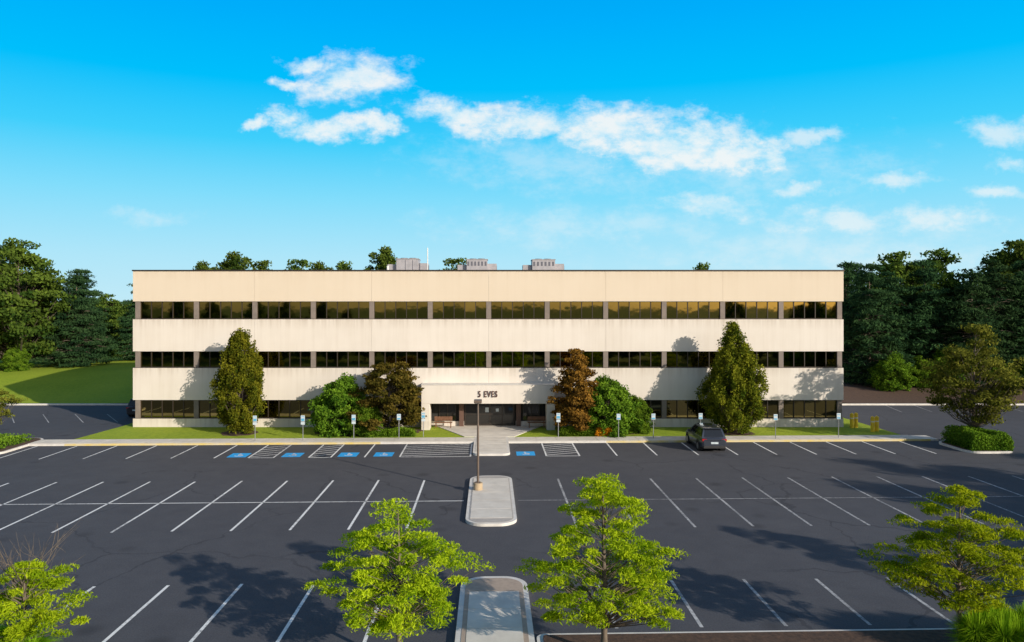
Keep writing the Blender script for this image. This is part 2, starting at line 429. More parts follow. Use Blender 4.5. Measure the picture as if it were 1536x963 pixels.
for a,c in ((-2.055,-1.095),(-1.005,-.045),(.045,1.005),(1.095,1.955)):
    b.box(a,c,62.37,62.43,2.22,2.3,0); b.box(a,c,62.37,62.43,.172,.3,0); b.box(a,c,62.37,62.43,1.1,1.16,0); b.box(a,c,62.40,62.42,.3,1.1,1); b.box(a,c,62.40,62.42,1.16,2.22,1)
for a,c in ((-4.27,-3.63),(-3.57,-2.93),(2.83,3.47),(3.53,4.17)): b.box(a,c,62.44,62.46,.56,2.38,1)
b.box(-.4,-.1,62.355,62.365,1.3,1.7,2); b.box(.5,.75,62.355,62.365,1.35,1.62,2)
ch(b.obj('doors',[BRONZE,DOORGLASS,SIGNW]))
cu=bpy.data.curves.new('building_name',type='FONT'); cu.body='5 EVES'; cu.size=.70; cu.extrude=.03; cu.offset=.012; cu.align_x='CENTER'
cu.space_character=1.12; cu.space_word=1.2
cu.materials.append(LETTER); o=bpy.data.objects.new('building_letters',cu); COL.objects.link(o)
o.location=(-.18,60.25,2.86); o.rotation_euler=(R(90),0,0); o.scale=(.72,1,1); ch(o)
def hvac(x,y,w,d,h,alt=False):
    b=B(); z=12.95
    b.box(x-w/2,x+w/2,y-d/2,y+d/2,z+.15,z+h,0)
    b.box(x-w/2+.1,x+w/2-.1,y-d/2+.1,y+d/2-.1,z,z+.15,1)
    b.box(x-w/2-.05,x+w/2+.05,y-d/2-.05,y+d/2+.05,z+h,z+h+.06,0)
    for k in range(6): 
        xx=x-w/2+w*(k+.5)/6
        if alt: b.box(xx-w*.04,xx+w*.04,y-d/2-.02,y-d/2+.01,z+h*.68,z+h*.9,1)
        elif k in (2,4): b.box(xx-.02,xx+.02,y-d/2-.02,y-d/2+.01,z+.3,z+h-.1,1)
    b.box(x+w/2,x+w/2+.9,y-d/3,y+d/3,z+.2,z+h*.8,0)
    b.box(x+w/2+.9,x+w/2+.93,y-d/3+.1,y+d/3-.1,z+.3,z+h*.7,1)
    b.box(x-w/2-.9,x-w/2-.01,y-d/3,y+d/3,z+.2,z+h*.74,0)
    b.cyl((x-w/5,y),.35,z+h+.06,z+h+.16,14,1); b.cyl((x+w/5,y),.35,z+h+.06,z+h+.16,14,1)
    ch(b.obj('rooftop_hvac_unit',[HVAC,HVACD]))
hvac(-8.0,72,2.1,2.2,1.9); hvac(-1.25,72,2.0,2.2,1.84,True); hvac(5.2,72,2.2,2.2,1.82,True)
b=B(); b.cyl((-6.0,70.5),.05,12.95,15.9,8,0); b.cyl((-9.9,71),.1,12.95,14.2,8,0); ch(b.obj('roof_vent_pipe',[WHITE]))

# ------------------------------------------------------------ street furniture
E=empty('street_lamp',sh(-.67,40.9)+(0,))
b=B(); b.cyl((0,0),.26,.15,.55,20,0); b.obj('base',[BASEC],E,bevel=.02)
b=B(); b.cyl((0,0),.07,.55,5.0,14,0,r2=.05); b.box(-.14,.14,-.14,.14,.55,.58,0); b.obj('pole',[POLE],E)
b=B(); b.box(-.22,.22,-.30,.30,5.0,5.16,0); b.box(-.05,.05,.30,.5,5.03,5.1,0); b.obj('head',[POLE],E,bevel=.03)
b=B(); b.box(-.17,.17,-.24,.24,4.985,5.0,0); b.obj('lens',[SIGNW],E)
def sign(x,y,h=2.05,w=.30,hh=.46,two=False):
    E=empty('handicap_parking_sign',sh(x,y)+(0,))
    b=B(); b.cyl((0,0),.03,.1,h,8,0); b.obj('post',[STEEL],E)
    b=B(); b.box(-w/2,w/2,-.055,-.04,h-hh,h,0)
    b.box(-w/2+.03,w/2-.03,-.06,-.0555,h-hh+.04,h-hh*(.5 if two else .68),1)
    b.box(-w/2+.04,w/2-.04,-.06,-.0555,h-hh*.25,h-hh*.16,1)
    if two: b.box(-w/2,w/2,-.055,-.04,h-hh-.24,h-hh-.04,0)
    b.obj('panel',[SIGNW,SIGNB],E)
for x,y,t in ((-17.8,56.1,1),(-14.2,56.1,1),(-10.4,56.3,1),(-7.0,56.6,0),(-5.2,57.4,1),(5.3,56.7,1),(9.9,56.2,0),(12.6,56.2,0),(16.3,56.3,0),(21.9,55.6,0),(27.0,56.0,0)):
    sign(x,y,two=bool(t))
def bollard(x,y,h=1.3):
    E=empty('bollard',(x,y,0)); b=B(); b.cyl((0,0),.15,0,h,16,0); b.cyl((0,0),.15,h,h+.08,16,0,r2=.06); b.cyl((0,0),.152,h*.7,h*.76,16,1); b.obj('post',[YBOL,WHITE],E)
bollard(30.3,61.4);bollard(30.75,61.6);bollard(31.1,59.6);bollard(31.55,59.8)
def bench(x,y,rot=0):
    E=empty('bench',(x,y,.17),rot)
    b=B()
    for k in range(4): b.box(-.75,.75,-.22+k*.115,-.13+k*.115,.42,.45)
    for k in range(3): b.box(-.75,.75,.24,.27,.55+k*.12,.64+k*.12)
    b.obj('slats',[WOOD],E)
    b=B()
    for s in (-.62,.62):
        b.box(s-.03,s+.03,-.2,-.15,0,.42); b.box(s-.03,s+.03,.2,.25,0,.42); b.box(s-.03,s+.03,.27,.31,0,.9); b.box(s-.03,s+.03,-.2,.25,.36,.42)
    b.obj('legs',[WOOD],E)
bench(-3.9,61.3,0); bench(3.9,61.3,0)

# ------------------------------------------------------------ cars
def carpaint(name,c):
    m,nt,out=new_mat(name); p=principled(nt,out,c,.28,.5,.5); p.inputs['Coat Weight'].default_value=1; p.inputs['Coat Roughness'].default_value=.04; return m
CG,nt_,o_=new_mat('car_glass'); principled(nt_,o_,(.012,.013,.015),.04,0,.8)
TYRE=simple('tyre',(.02,.02,.02),None,5,.9); RIM=simple('alloy',(.45,.45,.46),None,5,.3,.9)
TAIL,nt_,o_=new_mat('tail_light'); principled(nt_,o_,(.45,.01,.01),.15,0,.7)
PLAS=simple('black_plastic',(.02,.02,.022),None,5,.6)
def car(x,y,rot,paint):
    E=empty('parked_car',(x,y,.0),rot)
    st=[(-2.30,.76,.42,.93),(-2.24,.86,.33,1.0),(-2.05,.91,.27,1.05),(-1.6,.935,.25,1.06),(-.8,.94,.25,1.05),(.3,.94,.25,1.03),(1.2,.935,.25,1.02),(1.7,.92,.26,.97),(2.05,.88,.28,.88),(2.25,.80,.32,.76),(2.32,.70,.38,.62)]
    V=[];F=[];n=13
    for (yy,w,zb,zt) in st:
        half=[(w*.80,zb),(w*.96,zb+.10),(w,.55*(zt-zb)+zb),(w*.985,.8*(zt-zb)+zb),(w*.93,zt-.02),(w*.6,zt+.015)]
        V+=[(a,yy,z) for a,z in half]+[(0,yy,zt+.025)]+[(-a,yy,z) for a,z in reversed(half)]
    for i in range(len(st)-1):
        for j in range(n-1):
            a=i*n+j; F.append((a,a+1,a+n+1,a+n))
        F.append((i*n+n-1,i*n,(i+1)*n,(i+1)*n+n-1))
    F.append(tuple(range(n))); F.append(tuple(reversed(range((len(st)-1)*n,len(st)*n))))
    o=mesh_obj('body',V,F,[paint],parent=E,smooth=True)
    md=o.modifiers.new('es','EDGE_SPLIT'); md.split_angle=R(40)
    bo=[(-.85,-2.12),(.85,-2.12),(.85,1.25),(-.85,1.25)]; tp=[(-.66,-1.82),(.66,-1.82),(.64,.35),(-.64,.35)]
    V=[(p[0],p[1],1.02) for p in bo]+[(p[0],p[1],1.62) for p in tp]+[(p[0]*.82,p[1]*.93-.03,1.675) for p in tp]+[(p[0]*.4,p[1]*.8-.05,1.70) for p in tp]
    F=[]
    for k in (0,4,8):
        for i in range(4):
            j=(i+1)%4; F.append((k+i,k+j,k+4+j,k+4+i))
    F.append((12,13,14,15))
    o=mesh_obj('cabin',V,F,[paint],parent=E,smooth=True)
    md=o.modifiers.new('es','EDGE_SPLIT'); md.split_angle=R(35)
    V=[];F=[]
    def pane(c0,c1,t1,t0,splits):
        c0,c1,t0,t1=map(Vector,(c0,c1,t0,t1)); nrm=(c1-c0).cross(t0-c0).normalized()*.008
        for s0,s1 in splits:
            bl=c0.lerp(c1,s0);br=c0.lerp(c1,s1);tl=t0.lerp(t1,s0);tr=t0.lerp(t1,s1)
            q=[bl.lerp(tl,.10),br.lerp(tr,.10),br.lerp(tr,.92),bl.lerp(tl,.92)]
            k=len(V); V.extend([tuple(p+nrm) for p in q]); F.append((k,k+1,k+2,k+3))
    W=lambda i:(bo[i][0],bo[i][1],1.02)
    T=lambda i:(tp[i][0],tp[i][1],1.62)
    pane(W(0),W(1),T(1),T(0),[(.08,.92)]); pane(W(1),W(2),T(2),T(1),[(.05,.24),(.27,.56),(.59,.9)])
    pane(W(2),W(3),T(3),T(2),[(.07,.93)]); pane(W(3),W(0),T(0),T(3),[(.1,.41),(.44,.73),(.76,.95)])
    mesh_obj('windows',V,F,[CG],parent=E)
    b=B()
    b.box(-.62,.62,-1.98,-1.72,1.62,1.66,0)
    for s in (-1,1):
        b.box(min(s*.60,s*.63),max(s*.60,s*.63),-1.5,.2,1.665,1.70,1)
        b.box(min(s*.93,s*1.08),max(s*.93,s*1.08),.78,.95,1.02,1.16,0)
    b.obj('trim',[paint,STEEL],E,bevel=.015)
    b=B()
    for s in (-1,1):
        b.box(min(s*.52,s*.86),max(s*.52,s*.86),-2.285,-2.18,.82,.97,0)
        b.box(min(s*.45,s*.82),max(s*.45,s*.82),2.2,2.29,.62,.72,1)
    b.box(-.5,.5,-2.30,-2.285,.84,.87,1)
    b.box(-.26,.26,-2.325,-2.305,.62,.76,1)
    b.obj('lights',[TAIL,SIGNW],E,bevel=.01)
    b=B(); b.box(-.78,.78,-2.335,-2.1,.30,.5,0); b.box(-.7,.7,2.1,2.34,.3,.45,0)
    for s in (-1,1): b.box(min(s*.9,s*.95),max(s*.9,s*.95),-1.0,1.0,.25,.36,0)
    b.obj('bumper',[PLAS],E,bevel=.03)
    b=B()
    for yy in (-1.38,1.42):
        for s in (-1,1):
            x0,x1=(s*.70,s*.955); 
            b.cyl((yy,.40),.43,min(s*.6,s*.945),max(s*.6,s*.945),24,2,axis='x')
            b.cyl((yy,.35),.35,min(x0,x1),max(x0,x1),24,0,axis='x')
            b.cyl((yy,.35),.22,min(s*.95,s*.962),max(s*.95,s*.962),16,1,axis='x')
    b.obj('wheels',[TYRE,RIM,PLAS],E)
car(15.85,54.03,0,carpaint('car_paint_slate',(.06,.07,.095)))
car(-32.75,70.0,R(0),carpaint('car_paint_dark',(.03,.032,.045)))

# ------------------------------------------------------------ vegetation
def tubes_arr(paths,sides=5):
    V=[];F=[];base=0
    for pts,rad in paths:
        pts=np.array(pts,float); m=len(pts)
        for i in range(m):
            d=pts[min(i+1,m-1)]-pts[max(i-1,0)]; d/=max(np.linalg.norm(d),1e-6)
            u=np.cross(d,[.3,.2,1.0] if abs(d[2])<.9 else [1,0,0]); u/=np.linalg.norm(u); w=np.cross(d,u)
            for k in range(sides):
                a=2*math.pi*k/sides; V.append(pts[i]+rad[i]*(math.cos(a)*u+math.sin(a)*w))
        for i in range(m-1):
            for k in range(sides):
                k2=(k+1)%sides; F.append((base+i*sides+k,base+i*sides+k2,base+(i+1)*sides+k2,base+(i+1)*sides+k))
        base+=m*sides
    return np.array(V).reshape(-1,3),np.array(F,dtype=np.int64).reshape(-1,4)
def leaves_arr(rg,C,l,w,up=.6,outv=None,outk=.5,vert=0):
    n=len(C)
    nr=rg.normal(size=(n,3)); nr/=np.linalg.norm(nr,axis=1)[:,None]
    nr[:,2]+=up
    if outv is not None: nr+=outv*outk
    nr/=np.linalg.norm(nr,axis=1)[:,None]+1e-9
    r=rg.normal(size=(n,3)); r[:,2]+=vert*3
    a=r-(r*nr).sum(1)[:,None]*nr; a/=np.linalg.norm(a,axis=1)[:,None]+1e-9
    b_=np.cross(nr,a); s=rg.uniform(.7,1.3,(n,1))
    a=a*l*.5*s; b_=b_*w*.5*s
    V=np.stack([C-a,C+b_,C+a,C-b_],1).reshape(-1,3)
    return V,np.arange(4*n).reshape(-1,4)
def build_plant(name,wood,leafV,leafF,tint,barkmat,leafmat):
    if wood is not None and len(wood[0]): wv,wf=wood
    else: wv,wf=np.zeros((0,3)),np.zeros((0,4),dtype=np.int64)
    V=np.concatenate([wv,leafV]); F=np.concatenate([wf,leafF+len(wv)])
    me=bpy.data.meshes.new(name); me.vertices.add(len(V)); me.vertices.foreach_set('co',V.astype(np.float32).ravel())
    me.loops.add(F.size); me.loops.foreach_set('vertex_index',F.astype(np.int32).ravel())
    me.polygons.add(len(F)); me.polygons.foreach_set('loop_start',np.arange(0,F.size,4,dtype=np.int32))
    me.materials.append(barkmat); me.materials.append(leafmat)
    mi=np.ones(len(F),dtype=np.int32); mi[:len(wf)]=0; me.polygons.foreach_set('material_index',mi)
    at=me.attributes.new('tint','FLOAT','FACE'); t=np.zeros(len(F),dtype=np.float32); t[len(wf):]=tint; at.data.foreach_set('value',t)
    me.update(calc_edges=True); return me
def tree_mesh(name,seed,H,crown0,prof,n_cl,crx,crz,n_lf,l,w,barkm,leafm,trunk_r=.15,rise=.7,up=.6,lobes=.25,shell=.35,lean=0,droop=0,vert=0,extra=None,ymul=1,outk=.6):
    rg=np.random.default_rng(seed)
    ph=rg.uniform(0,6.28,6); fr=rg.integers(2,6,6); fz=rg.uniform(1,7,6)
    paths=[]
    tp=[];tr=[]
    for i in range(8):
        t=i/7; tp.append((lean*t*H+.04*H*math.sin(3*t+ph[0])*.25*t,.04*H*math.cos(4*t+ph[1])*.25*t,t*H*.93)); tr.append(trunk_r*(1-t)**.8+.012)
    tr[0]*=1.35
    paths.append((tp,tr)); tpa=np.array(tp)
    def trunk_at(z):
        return np.array([np.interp(z,tpa[:,2],tpa[:,0]),np.interp(z,tpa[:,2],tpa[:,1]),z])
    C=[];T=[];O=[]
    for k in range(n_cl):
        while True:
            t=rg.random()
            if rg.random()<prof(t)**1.2+.05: break
        a=rg.uniform(0,6.283)
        lob=1+lobes*sum(math.sin(fr[q]*a+fz[q]*t*3+ph[q]) for q in range(3))/2
        Rr=prof.R*prof(t)*lob
        r=Rr*(shell+(1-shell)*rg.random()**.5)
        z=crown0+t*(H-crown0)
        ctr=trunk_at(min(z,H*.92)); ctr[2]=z; c=ctr+np.array([math.cos(a)*r,math.sin(a)*r*ymul,rg.normal()*.05*H*.3])
        za=max(crown0*.75,z-rise*r*rg.uniform(.7,1.2)); s=trunk_at(min(za,H*.9))
        mid=s*.5+c*.5+np.array([0,0,-.12*r*rise+droop*r*.2])
        br=trunk_r*.28*(1-t*.6)
        if r>.15: paths.append(([s,s*.75+mid*.25,mid,c*.6+mid*.4,c],[br,br*.8,br*.6,br*.4,br*.2]))
        n=int(n_lf*rg.uniform(.6,1.35)); sz=rg.uniform(.7,1.25)
        p=rg.normal(size=(n,3)); p/=np.linalg.norm(p,axis=1)[:,None]; p*=rg.random((n,1))**.45
        q=p*np.array([crx,crx,crz])*sz
        st=rg.uniform(1.0,1.5); ra=math.cos(a)*q[:,0]+math.sin(a)*q[:,1]
        q[:,0]+=math.cos(a)*ra*(st-1); q[:,1]+=math.sin(a)*ra*(st-1)
        q[:,2]-=droop*(p[:,0]**2+p[:,1]**2)*crx*.5
        C.append(c+q)
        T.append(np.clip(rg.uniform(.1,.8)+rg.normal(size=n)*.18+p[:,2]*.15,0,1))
        od=c+q-np.array([ctr[0],ctr[1],z-.25*Rr]); O.append(od/(np.linalg.norm(od,axis=1)[:,None]+1e-6))
    C=np.concatenate(C);T=np.concatenate(T);O=np.concatenate(O)
    ok=C[:,2]>.12; C,T,O=C[ok],T[ok],O[ok]
    if extra: paths+=extra(rg)
    lv,lf=leaves_arr(rg,C,l,w,up,O,outk,vert)
    return build_plant(name,tubes_arr(paths),lv,lf,T,barkm,leafm)
class Prof:
    def __init__(s,R_,pts): s.R=R_; s.x=[p[0] for p in pts]; s.y=[p[1] for p in pts]
    def __call__(s,t): return float(np.interp(t,s.x,s.y))
def put(name,me,x,y,z=0,s=1,rz=0,sz=None):
    o=bpy.data.objects.new(name,me); o.location=(x,y,z); o.scale=(s,s,sz if sz else s); o.rotation_euler=(0,0,rz); return link(o)

PL=[(0,.6),(.2,1),(.45,.88),(.7,.58),(.9,.28),(1,.08)]
def twigs(rg):
    out=[]
    for k in range(26):
        a=rg.uniform(0,6.28); el=rg.uniform(.5,1.2); L=rg.uniform(1.0,1.9); s=np.array([0,0,1.6+rg.uniform(0,.6)]); d=np.array([math.cos(a)*math.cos(el),math.sin(a)*math.cos(el),math.sin(el)])
        p=[s,s+d*L*.5+rg.normal(size=3)*.07,s+d*L+rg.normal(size=3)*.12]
        out.append((p,[.018,.011,.004]))
        for q in range(4):
            e=p[1]+(p[2]-p[1])*rg.random(); d2=d+rg.normal(size=3)*.5; out.append(([e,e+d2*.3,e+d2*.55+rg.normal(size=3)*.05],[.006,.004,.002]))
    return out
LK=dict(up=.15,outk=.25)
tA=tree_mesh('honey_locust_a',11,4.85,1.45,Prof(2.1,PL),150,.33,.09,170,.13,.034,BARK,L_LOCUST,.085,.6,lobes=.42,shell=.25,droop=.4,**LK)
tB=tree_mesh('honey_locust_b',23,5.6,1.35,Prof(2.1,[(0,.6),(.15,1),(.4,.95),(.65,.62),(.85,.38),(1,.1)]),180,.33,.09,170,.13,.034,BARK,L_LOCUST,.10,.7,lobes=.40,shell=.25,droop=.4,**LK)
tC=tree_mesh('honey_locust_c',37,5.1,1.8,Prof(2.15,PL),140,.33,.09,170,.13,.034,BARK,L_LOCUST,.08,.55,lobes=.40,shell=.25,droop=.4,**LK)
tD=tree_mesh('honey_locust_d',41,3.0,.9,Prof(1.7,PL),80,.32,.09,165,.13,.034,BARK,L_LOCUST,.06,.5,lobes=.45,shell=.2,droop=.4,extra=twigs,**LK)
put('honey_locust_tree',tA,-2.65,21.3); put('honey_locust_tree',tB,3.35,21.5,0,1,2.6); put('honey_locust_tree',tC,13.9,21.7,0,1.0,.8); put('honey_locust_tree',tD,-13.6,21.4)
put('honey_locust_tree',tB,24,22.6,0,1.1,2.0); put('honey_locust_tree',tC,33,23.0,0,1.2,1.0); put('honey_locust_tree',tA,42,23.5,0,1.3,4.0)

PH=[(0,.42),(.1,.72),(.28,1),(.5,.86),(.7,.58),(.86,.3),(1,.04)]
HK=dict(up=.1,lobes=.22,shell=.45,outk=.45)
tH=tree_mesh('hornbeam_a',5,9.0,.5,Prof(1.9,PH),420,.30,.55,120,.17,.10,BARK,L_HORN,.16,1.4,**HK)
tH2=tree_mesh('hornbeam_b',6,9.05,.5,Prof(2.25,[(0,.5),(.1,.8),(.3,1),(.45,.9),(.65,.6),(.85,.26),(1,.03)]),500,.32,.58,120,.17,.10,BARK,L_HORN,.16,1.4,**HK)
put('hornbeam_tree',tH,-20.1,58.9,0,1,.4); put('hornbeam_tree',tH2,19.6,58.9,0,1,1.4)
PR=[(0,.75),(.25,1),(.6,.9),(.85,.6),(1,.25)]
tM=tree_mesh('bronze_maple',8,5.8,.7,Prof(2.65,PR),230,.5,.2,95,.2,.12,BARK,L_MAPLE,.12,.5,.4,.35,.35)
tM2=tree_mesh('red_maple',9,7.2,.8,Prof(1.9,[(0,.8),(.3,1),(.55,.75),(.8,.38),(1,.06)]),230,.48,.2,95,.2,.12,BARK,L_MAPLE2,.12,.5,.4,.35,.35)
tS=tree_mesh('round_shrub',10,4.6,.1,Prof(2.2,PR),300,.42,.36,105,.2,.11,BARK,L_SHRUB,.09,.8,.3,.28,.45)
put('bronze_maple_tree',tM,-8.0,58.6,0,1.0,0); put('red_maple_tree',tM2,6.9,58.8,0,.98,1)
put('large_shrub',tS,-12.0,58.9,0,.98,0); put('large_shrub',tS,9.5,58.9,0,.98,2.2,.95); put('large_shrub',tS,11.6,59.4,0,.62,1.2)
put('large_shrub',tS,-9.9,58.0,0,.62,4)
def hedge(name,x0,x1,y0,y1,h,n,mat,l=.12,w=.07,seed=1,z0=.12):
    rg=np.random.default_rng(seed)
    p=rg.random((n,3)); k=rg.integers(0,4,n)
    p[k==0,2]=1-rg.random((k==0).sum())**2*.25; p[k==1,1]=rg.random((k==1).sum())**2*.25
    C=np.stack([x0+p[:,0]*(x1-x0),y0+p[:,1]*(y1-y0),z0+p[:,2]*h],1)
    C[:,2]*=1+.14*np.sin(C[:,0]*2.3+seed)*np.cos(C[:,1]*1.9+1)+.08*np.sin(C[:,0]*5.1)
    ex=np.minimum(p[:,0],1-p[:,0])*(x1-x0); C[:,2]=np.where(ex<.3,C[:,2]*(.6+ex*1.33),C[:,2])
    C+=rg.normal(size=C.shape)*.05; C[:,2]=np.maximum(C[:,2],.15)
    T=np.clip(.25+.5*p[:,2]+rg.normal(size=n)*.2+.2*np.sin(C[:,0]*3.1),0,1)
    lv,lf=leaves_arr(rg,C,l,w,.3); me=build_plant(name,None,lv,lf,T,BARK,mat); return link(bpy.data.objects.new(name,me))
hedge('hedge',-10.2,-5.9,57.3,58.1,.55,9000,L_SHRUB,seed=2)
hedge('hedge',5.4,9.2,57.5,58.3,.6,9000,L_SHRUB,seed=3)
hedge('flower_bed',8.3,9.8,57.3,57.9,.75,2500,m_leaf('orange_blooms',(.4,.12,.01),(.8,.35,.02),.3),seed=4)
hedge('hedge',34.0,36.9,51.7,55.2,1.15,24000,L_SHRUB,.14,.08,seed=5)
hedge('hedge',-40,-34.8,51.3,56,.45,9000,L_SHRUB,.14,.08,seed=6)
def tallgrass(name,x0,x1,y0,y1,h,n,seed):
    rg=np.random.default_rng(seed); nc=max(3,int((x1-x0)*(y1-y0)*3))
    cc=np.stack([rg.uniform(x0,x1,nc),rg.uniform(y0,y1,nc)],1); i=rg.integers(0,nc,n)
    a=rg.uniform(0,6.28,n); ou=rg.random(n)**.7; L=h*rg.uniform(.45,1.1,n)
    bx=cc[i,0]+np.cos(a)*.08; by=cc[i,1]+np.sin(a)*.08
    d=np.stack([np.cos(a),np.sin(a)],1); w=.012
    sd=np.stack([-d[:,1],d[:,0]],1)*w
    P0=np.stack([bx,by,np.full(n,.16)],1); P1=np.stack([bx+d[:,0]*ou*.28,by+d[:,1]*ou*.28,.16+L*.62],1); P2=np.stack([bx+d[:,0]*ou*.75,by+d[:,1]*ou*.75,.16+L*(1-.42*ou)],1)
    s3=np.concatenate([sd,np.zeros((n,1))],1)
    V=np.stack([P0-s3,P0+s3,P1+s3,P1-s3,P1-s3,P1+s3,P2+s3*.2,P2-s3*.2],1).reshape(-1,3)
    T=np.repeat(np.clip(rg.normal(.5,.22,n),0,1),2)
    me=build_plant(name,None,V,np.arange(8*n).reshape(-1,4),T,BARK,L_GRASS); link(bpy.data.objects.new(name,me))
tallgrass('ornamental_grass',14.0,18,19.6,22.2,1.5,52000,1)
tallgrass('ornamental_grass',-17,-13.2,20.3,21.9,.8,16000,2)

tI=tree_mesh('island_tree',15,8.9,1.8,Prof(3.0,[(0,.4),(.2,.85),(.45,1),(.7,.7),(.9,.35),(1,.1)]),190,.6,.3,85,.22,.12,BARK,L_OLIVE,.14,1.0,.3,.36,.35)
put('ornamental_tree',tI,35.9,54.4,0,1,0); put('ornamental_tree',tI,-38.3,55.2,0,.6,2)

PD=[(0,.55),(.15,.85),(.4,1),(.65,.85),(.85,.5),(1,.12)]
BD=[tree_mesh('deciduous_%d'%i,50+i,14,1.6,Prof(4.8,PD),230,1.1,.55,95,.42,.24,BARK,L_DECID,.3,.8,.25,.35,.4) for i in range(3)]
PP=[(0,.8),(.15,1),(.45,.75),(.7,.5),(.88,.26),(1,.05)]
BP=[tree_mesh('pine_%d'%i,70+i,16,.8,Prof(4.3,PP),260,1.15,.32,95,.55,.13,BARK,L_PINE,.3,-.05,.25,.35,.3,0,.3) for i in range(3)]
rb=random.Random(3)
def bgt(kind,px_x,y,h,z=0,name=None,fat=1.0):
    src=BD if kind=='d' else BP; h0=14 if kind=='d' else 16
    me=src[rb.randrange(3)]; s=h/h0
    put(name or ('deciduous_tree' if kind=='d' else 'pine_tree'),me,px_x,y,z,s*fat,rb.uniform(0,6.28),s)
for x,y,h,k in ((-63.5,99,17.0,'d'),(-57.0,101,13.6,'p'),(-60,108,14.0,'p'),(-70,97,15,'d'),(-52.5,110,12.0,'p'),(-72,110,17,'d'),(-67,93,9,'d')): bgt(k,x,y,h,1.6)
for x,y,h in ((-62,126,10.5),(-68,130,12),(-57,132,10),(-52,136,9),(-78,122,15),(-47,130,9)): bgt('d',x,y,h)
for x,y,h,k in ((45.5,88,14.6,'p'),(49.5,91,14.0,'p'),(53.5,90,15.2,'p'),(57,87,13.6,'p'),(61,89,15.4,'p'),(65.5,90,15.2,'p'),(47.5,98,15.4,'p'),(56,101,16.6,'d'),(51,102,15.5,'p'),(63,103,17.0,'d'),(70,96,17.5,'d'),(72,86,17,'p'),(75,104,18.5,'d')): bgt(k,x,y,h,.6)
for x,y,h in ((-46.5,120,16.8),(-42,122,18.5),(-37.5,121,17.2),(-32,123,17.5),(-28,121,16.8),(-24.5,122,16.9),(-5.6,121,17.6),(35,121,16.6)): bgt('d',x,y,h,0,None,.8)
bgt('d',-17.3,118,19.0,0,None,.7)
def belt(name,x0,x1,y0,y1,h,n,seed):
    rg=np.random.default_rng(seed); nt_=int((x1-x0)*(y1-y0)/40)
    tc=np.stack([rg.uniform(x0,x1,nt_),rg.uniform(y0,y1,nt_),np.zeros(nt_)],1); th=h*rg.uniform(.75,1.1,nt_)
    i=rg.integers(0,nt_,n); p=rg.normal(size=(n,3)); p/=np.linalg.norm(p,axis=1)[:,None]; p*=rg.random((n,1))**.35
    lob=1+.25*np.sin(p[:,0]*6+i)+.2*np.sin(p[:,2]*7+i*2.1)
    C=tc[i]+p*np.stack([4.6*lob,4.6*lob,th[i]*.5],1); C[:,2]+=th[i]*.5
    ok=C[:,2]>0; C=C[ok]; T=np.clip(rg.normal(.4,.2,len(C)),0,1)
    lv,lf=leaves_arr(rg,C,1.0,.6,.3); me=build_plant(name,None,lv,lf,T,BARK,L_DECID); link(bpy.data.objects.new(name,me))
belt('distant_trees',-260,-50,150,190,11.0,110000,1)
belt('distant_trees',-50,60,150,185,11.0,30000,2)
belt('distant_trees',44,260,118,165,13,110000,3)
for x,y,s in ((46,84,.9),(50,85,.8),(58,83.5,.7),(63,84,.9),(67,83,.8),(54,86,1.0)): put('large_shrub',tS,x,y,.5,s,rb.uniform(0,6))
for x,y in ((-62,96),(-66,94)): put('large_shrub',tS,x,y,1.6,.7,rb.uniform(0,6))

# trees round the viewer's side of the lot
for x,y,h in ((45,21,11),(51,25,12),(57,22,12.5),(63,27,12),(70,30,12.5)): bgt('d',x,y,h)
x=-100
while x<110:
    h=5.6+rb.uniform(-.5,.4); yy=-12+rb.uniform(-1.5,1.5)
    bgt('d',x,yy,h,0,None,1.5); x+=5.5
for x,h in ((-82,13),(-75,12.5),(-66,12.0),(-58,11.0),(-50,11.4),(-43,10.4),(-36,11.0),(-30,9.4),(51,11.2),(68,11.0),(74,12)): bgt('d',x,-30+rb.uniform(-2,2),h,0,None,.75)

# ------------------------------------------------------------ world
Wd=bpy.data.worlds.new('World'); S.world=Wd; Wd.use_nodes=True; nt=Wd.node_tree; nt.nodes.clear()
out=N(nt,'ShaderNodeOutputWorld'); bg=N(nt,'ShaderNodeBackground')
sky=N(nt,'ShaderNodeTexSky',sky_type='NISHITA'); sky.sun_disc=False; sky.sun_elevation=R(SUN_EL); sky.sun_rotation=R(180-SUN_AZ); sky.altitude=50; sky.air_density=1; sky.dust_density=.8; sky.ozone_density=1.2
tc=N(nt,'ShaderNodeTexCoord'); D=tc.outputs['Generated']
sp=N(nt,'ShaderNodeSeparateXYZ'); nt.links.new(D,sp.inputs[0])
X,Y,Zc=sp.outputs
nish=N(nt,'ShaderNodeVectorMath',operation='SCALE'); nt.links.new(sky.outputs[0],nish.inputs[0]); nish.inputs['Scale'].default_value=.13
grad=ramp(nt,math_(nt,'MULTIPLY',Zc,2.0),[(0.0,(.54,.82,.93)),(.12,(.43,.79,.95)),(.28,(.22,.72,.97)),(.42,(.05,.62,.97)),(.56,(.0,.52,.97)),(.72,(.0,.42,.96)),(1.0,(.0,.30,.8))])
fr=N(nt,'ShaderNodeMapRange',interpolation_type='SMOOTHSTEP'); nt.links.new(Y,fr.inputs[0]); fr.inputs[1].default_value=.05; fr.inputs[2].default_value=.45
fz=N(nt,'ShaderNodeMapRange',interpolation_type='SMOOTHSTEP'); nt.links.new(Zc,fz.inputs[0]); fz.inputs[1].default_value=.75; fz.inputs[2].default_value=.45
wgt=math_(nt,'MULTIPLY',fr.outputs[0],fz.outputs[0])
base=mixc(nt,wgt,nish.outputs[0],grad)
ym=math_(nt,'MAXIMUM',Y,.05); U=math_(nt,'DIVIDE',X,ym); Vv=math_(nt,'DIVIDE',Zc,ym)
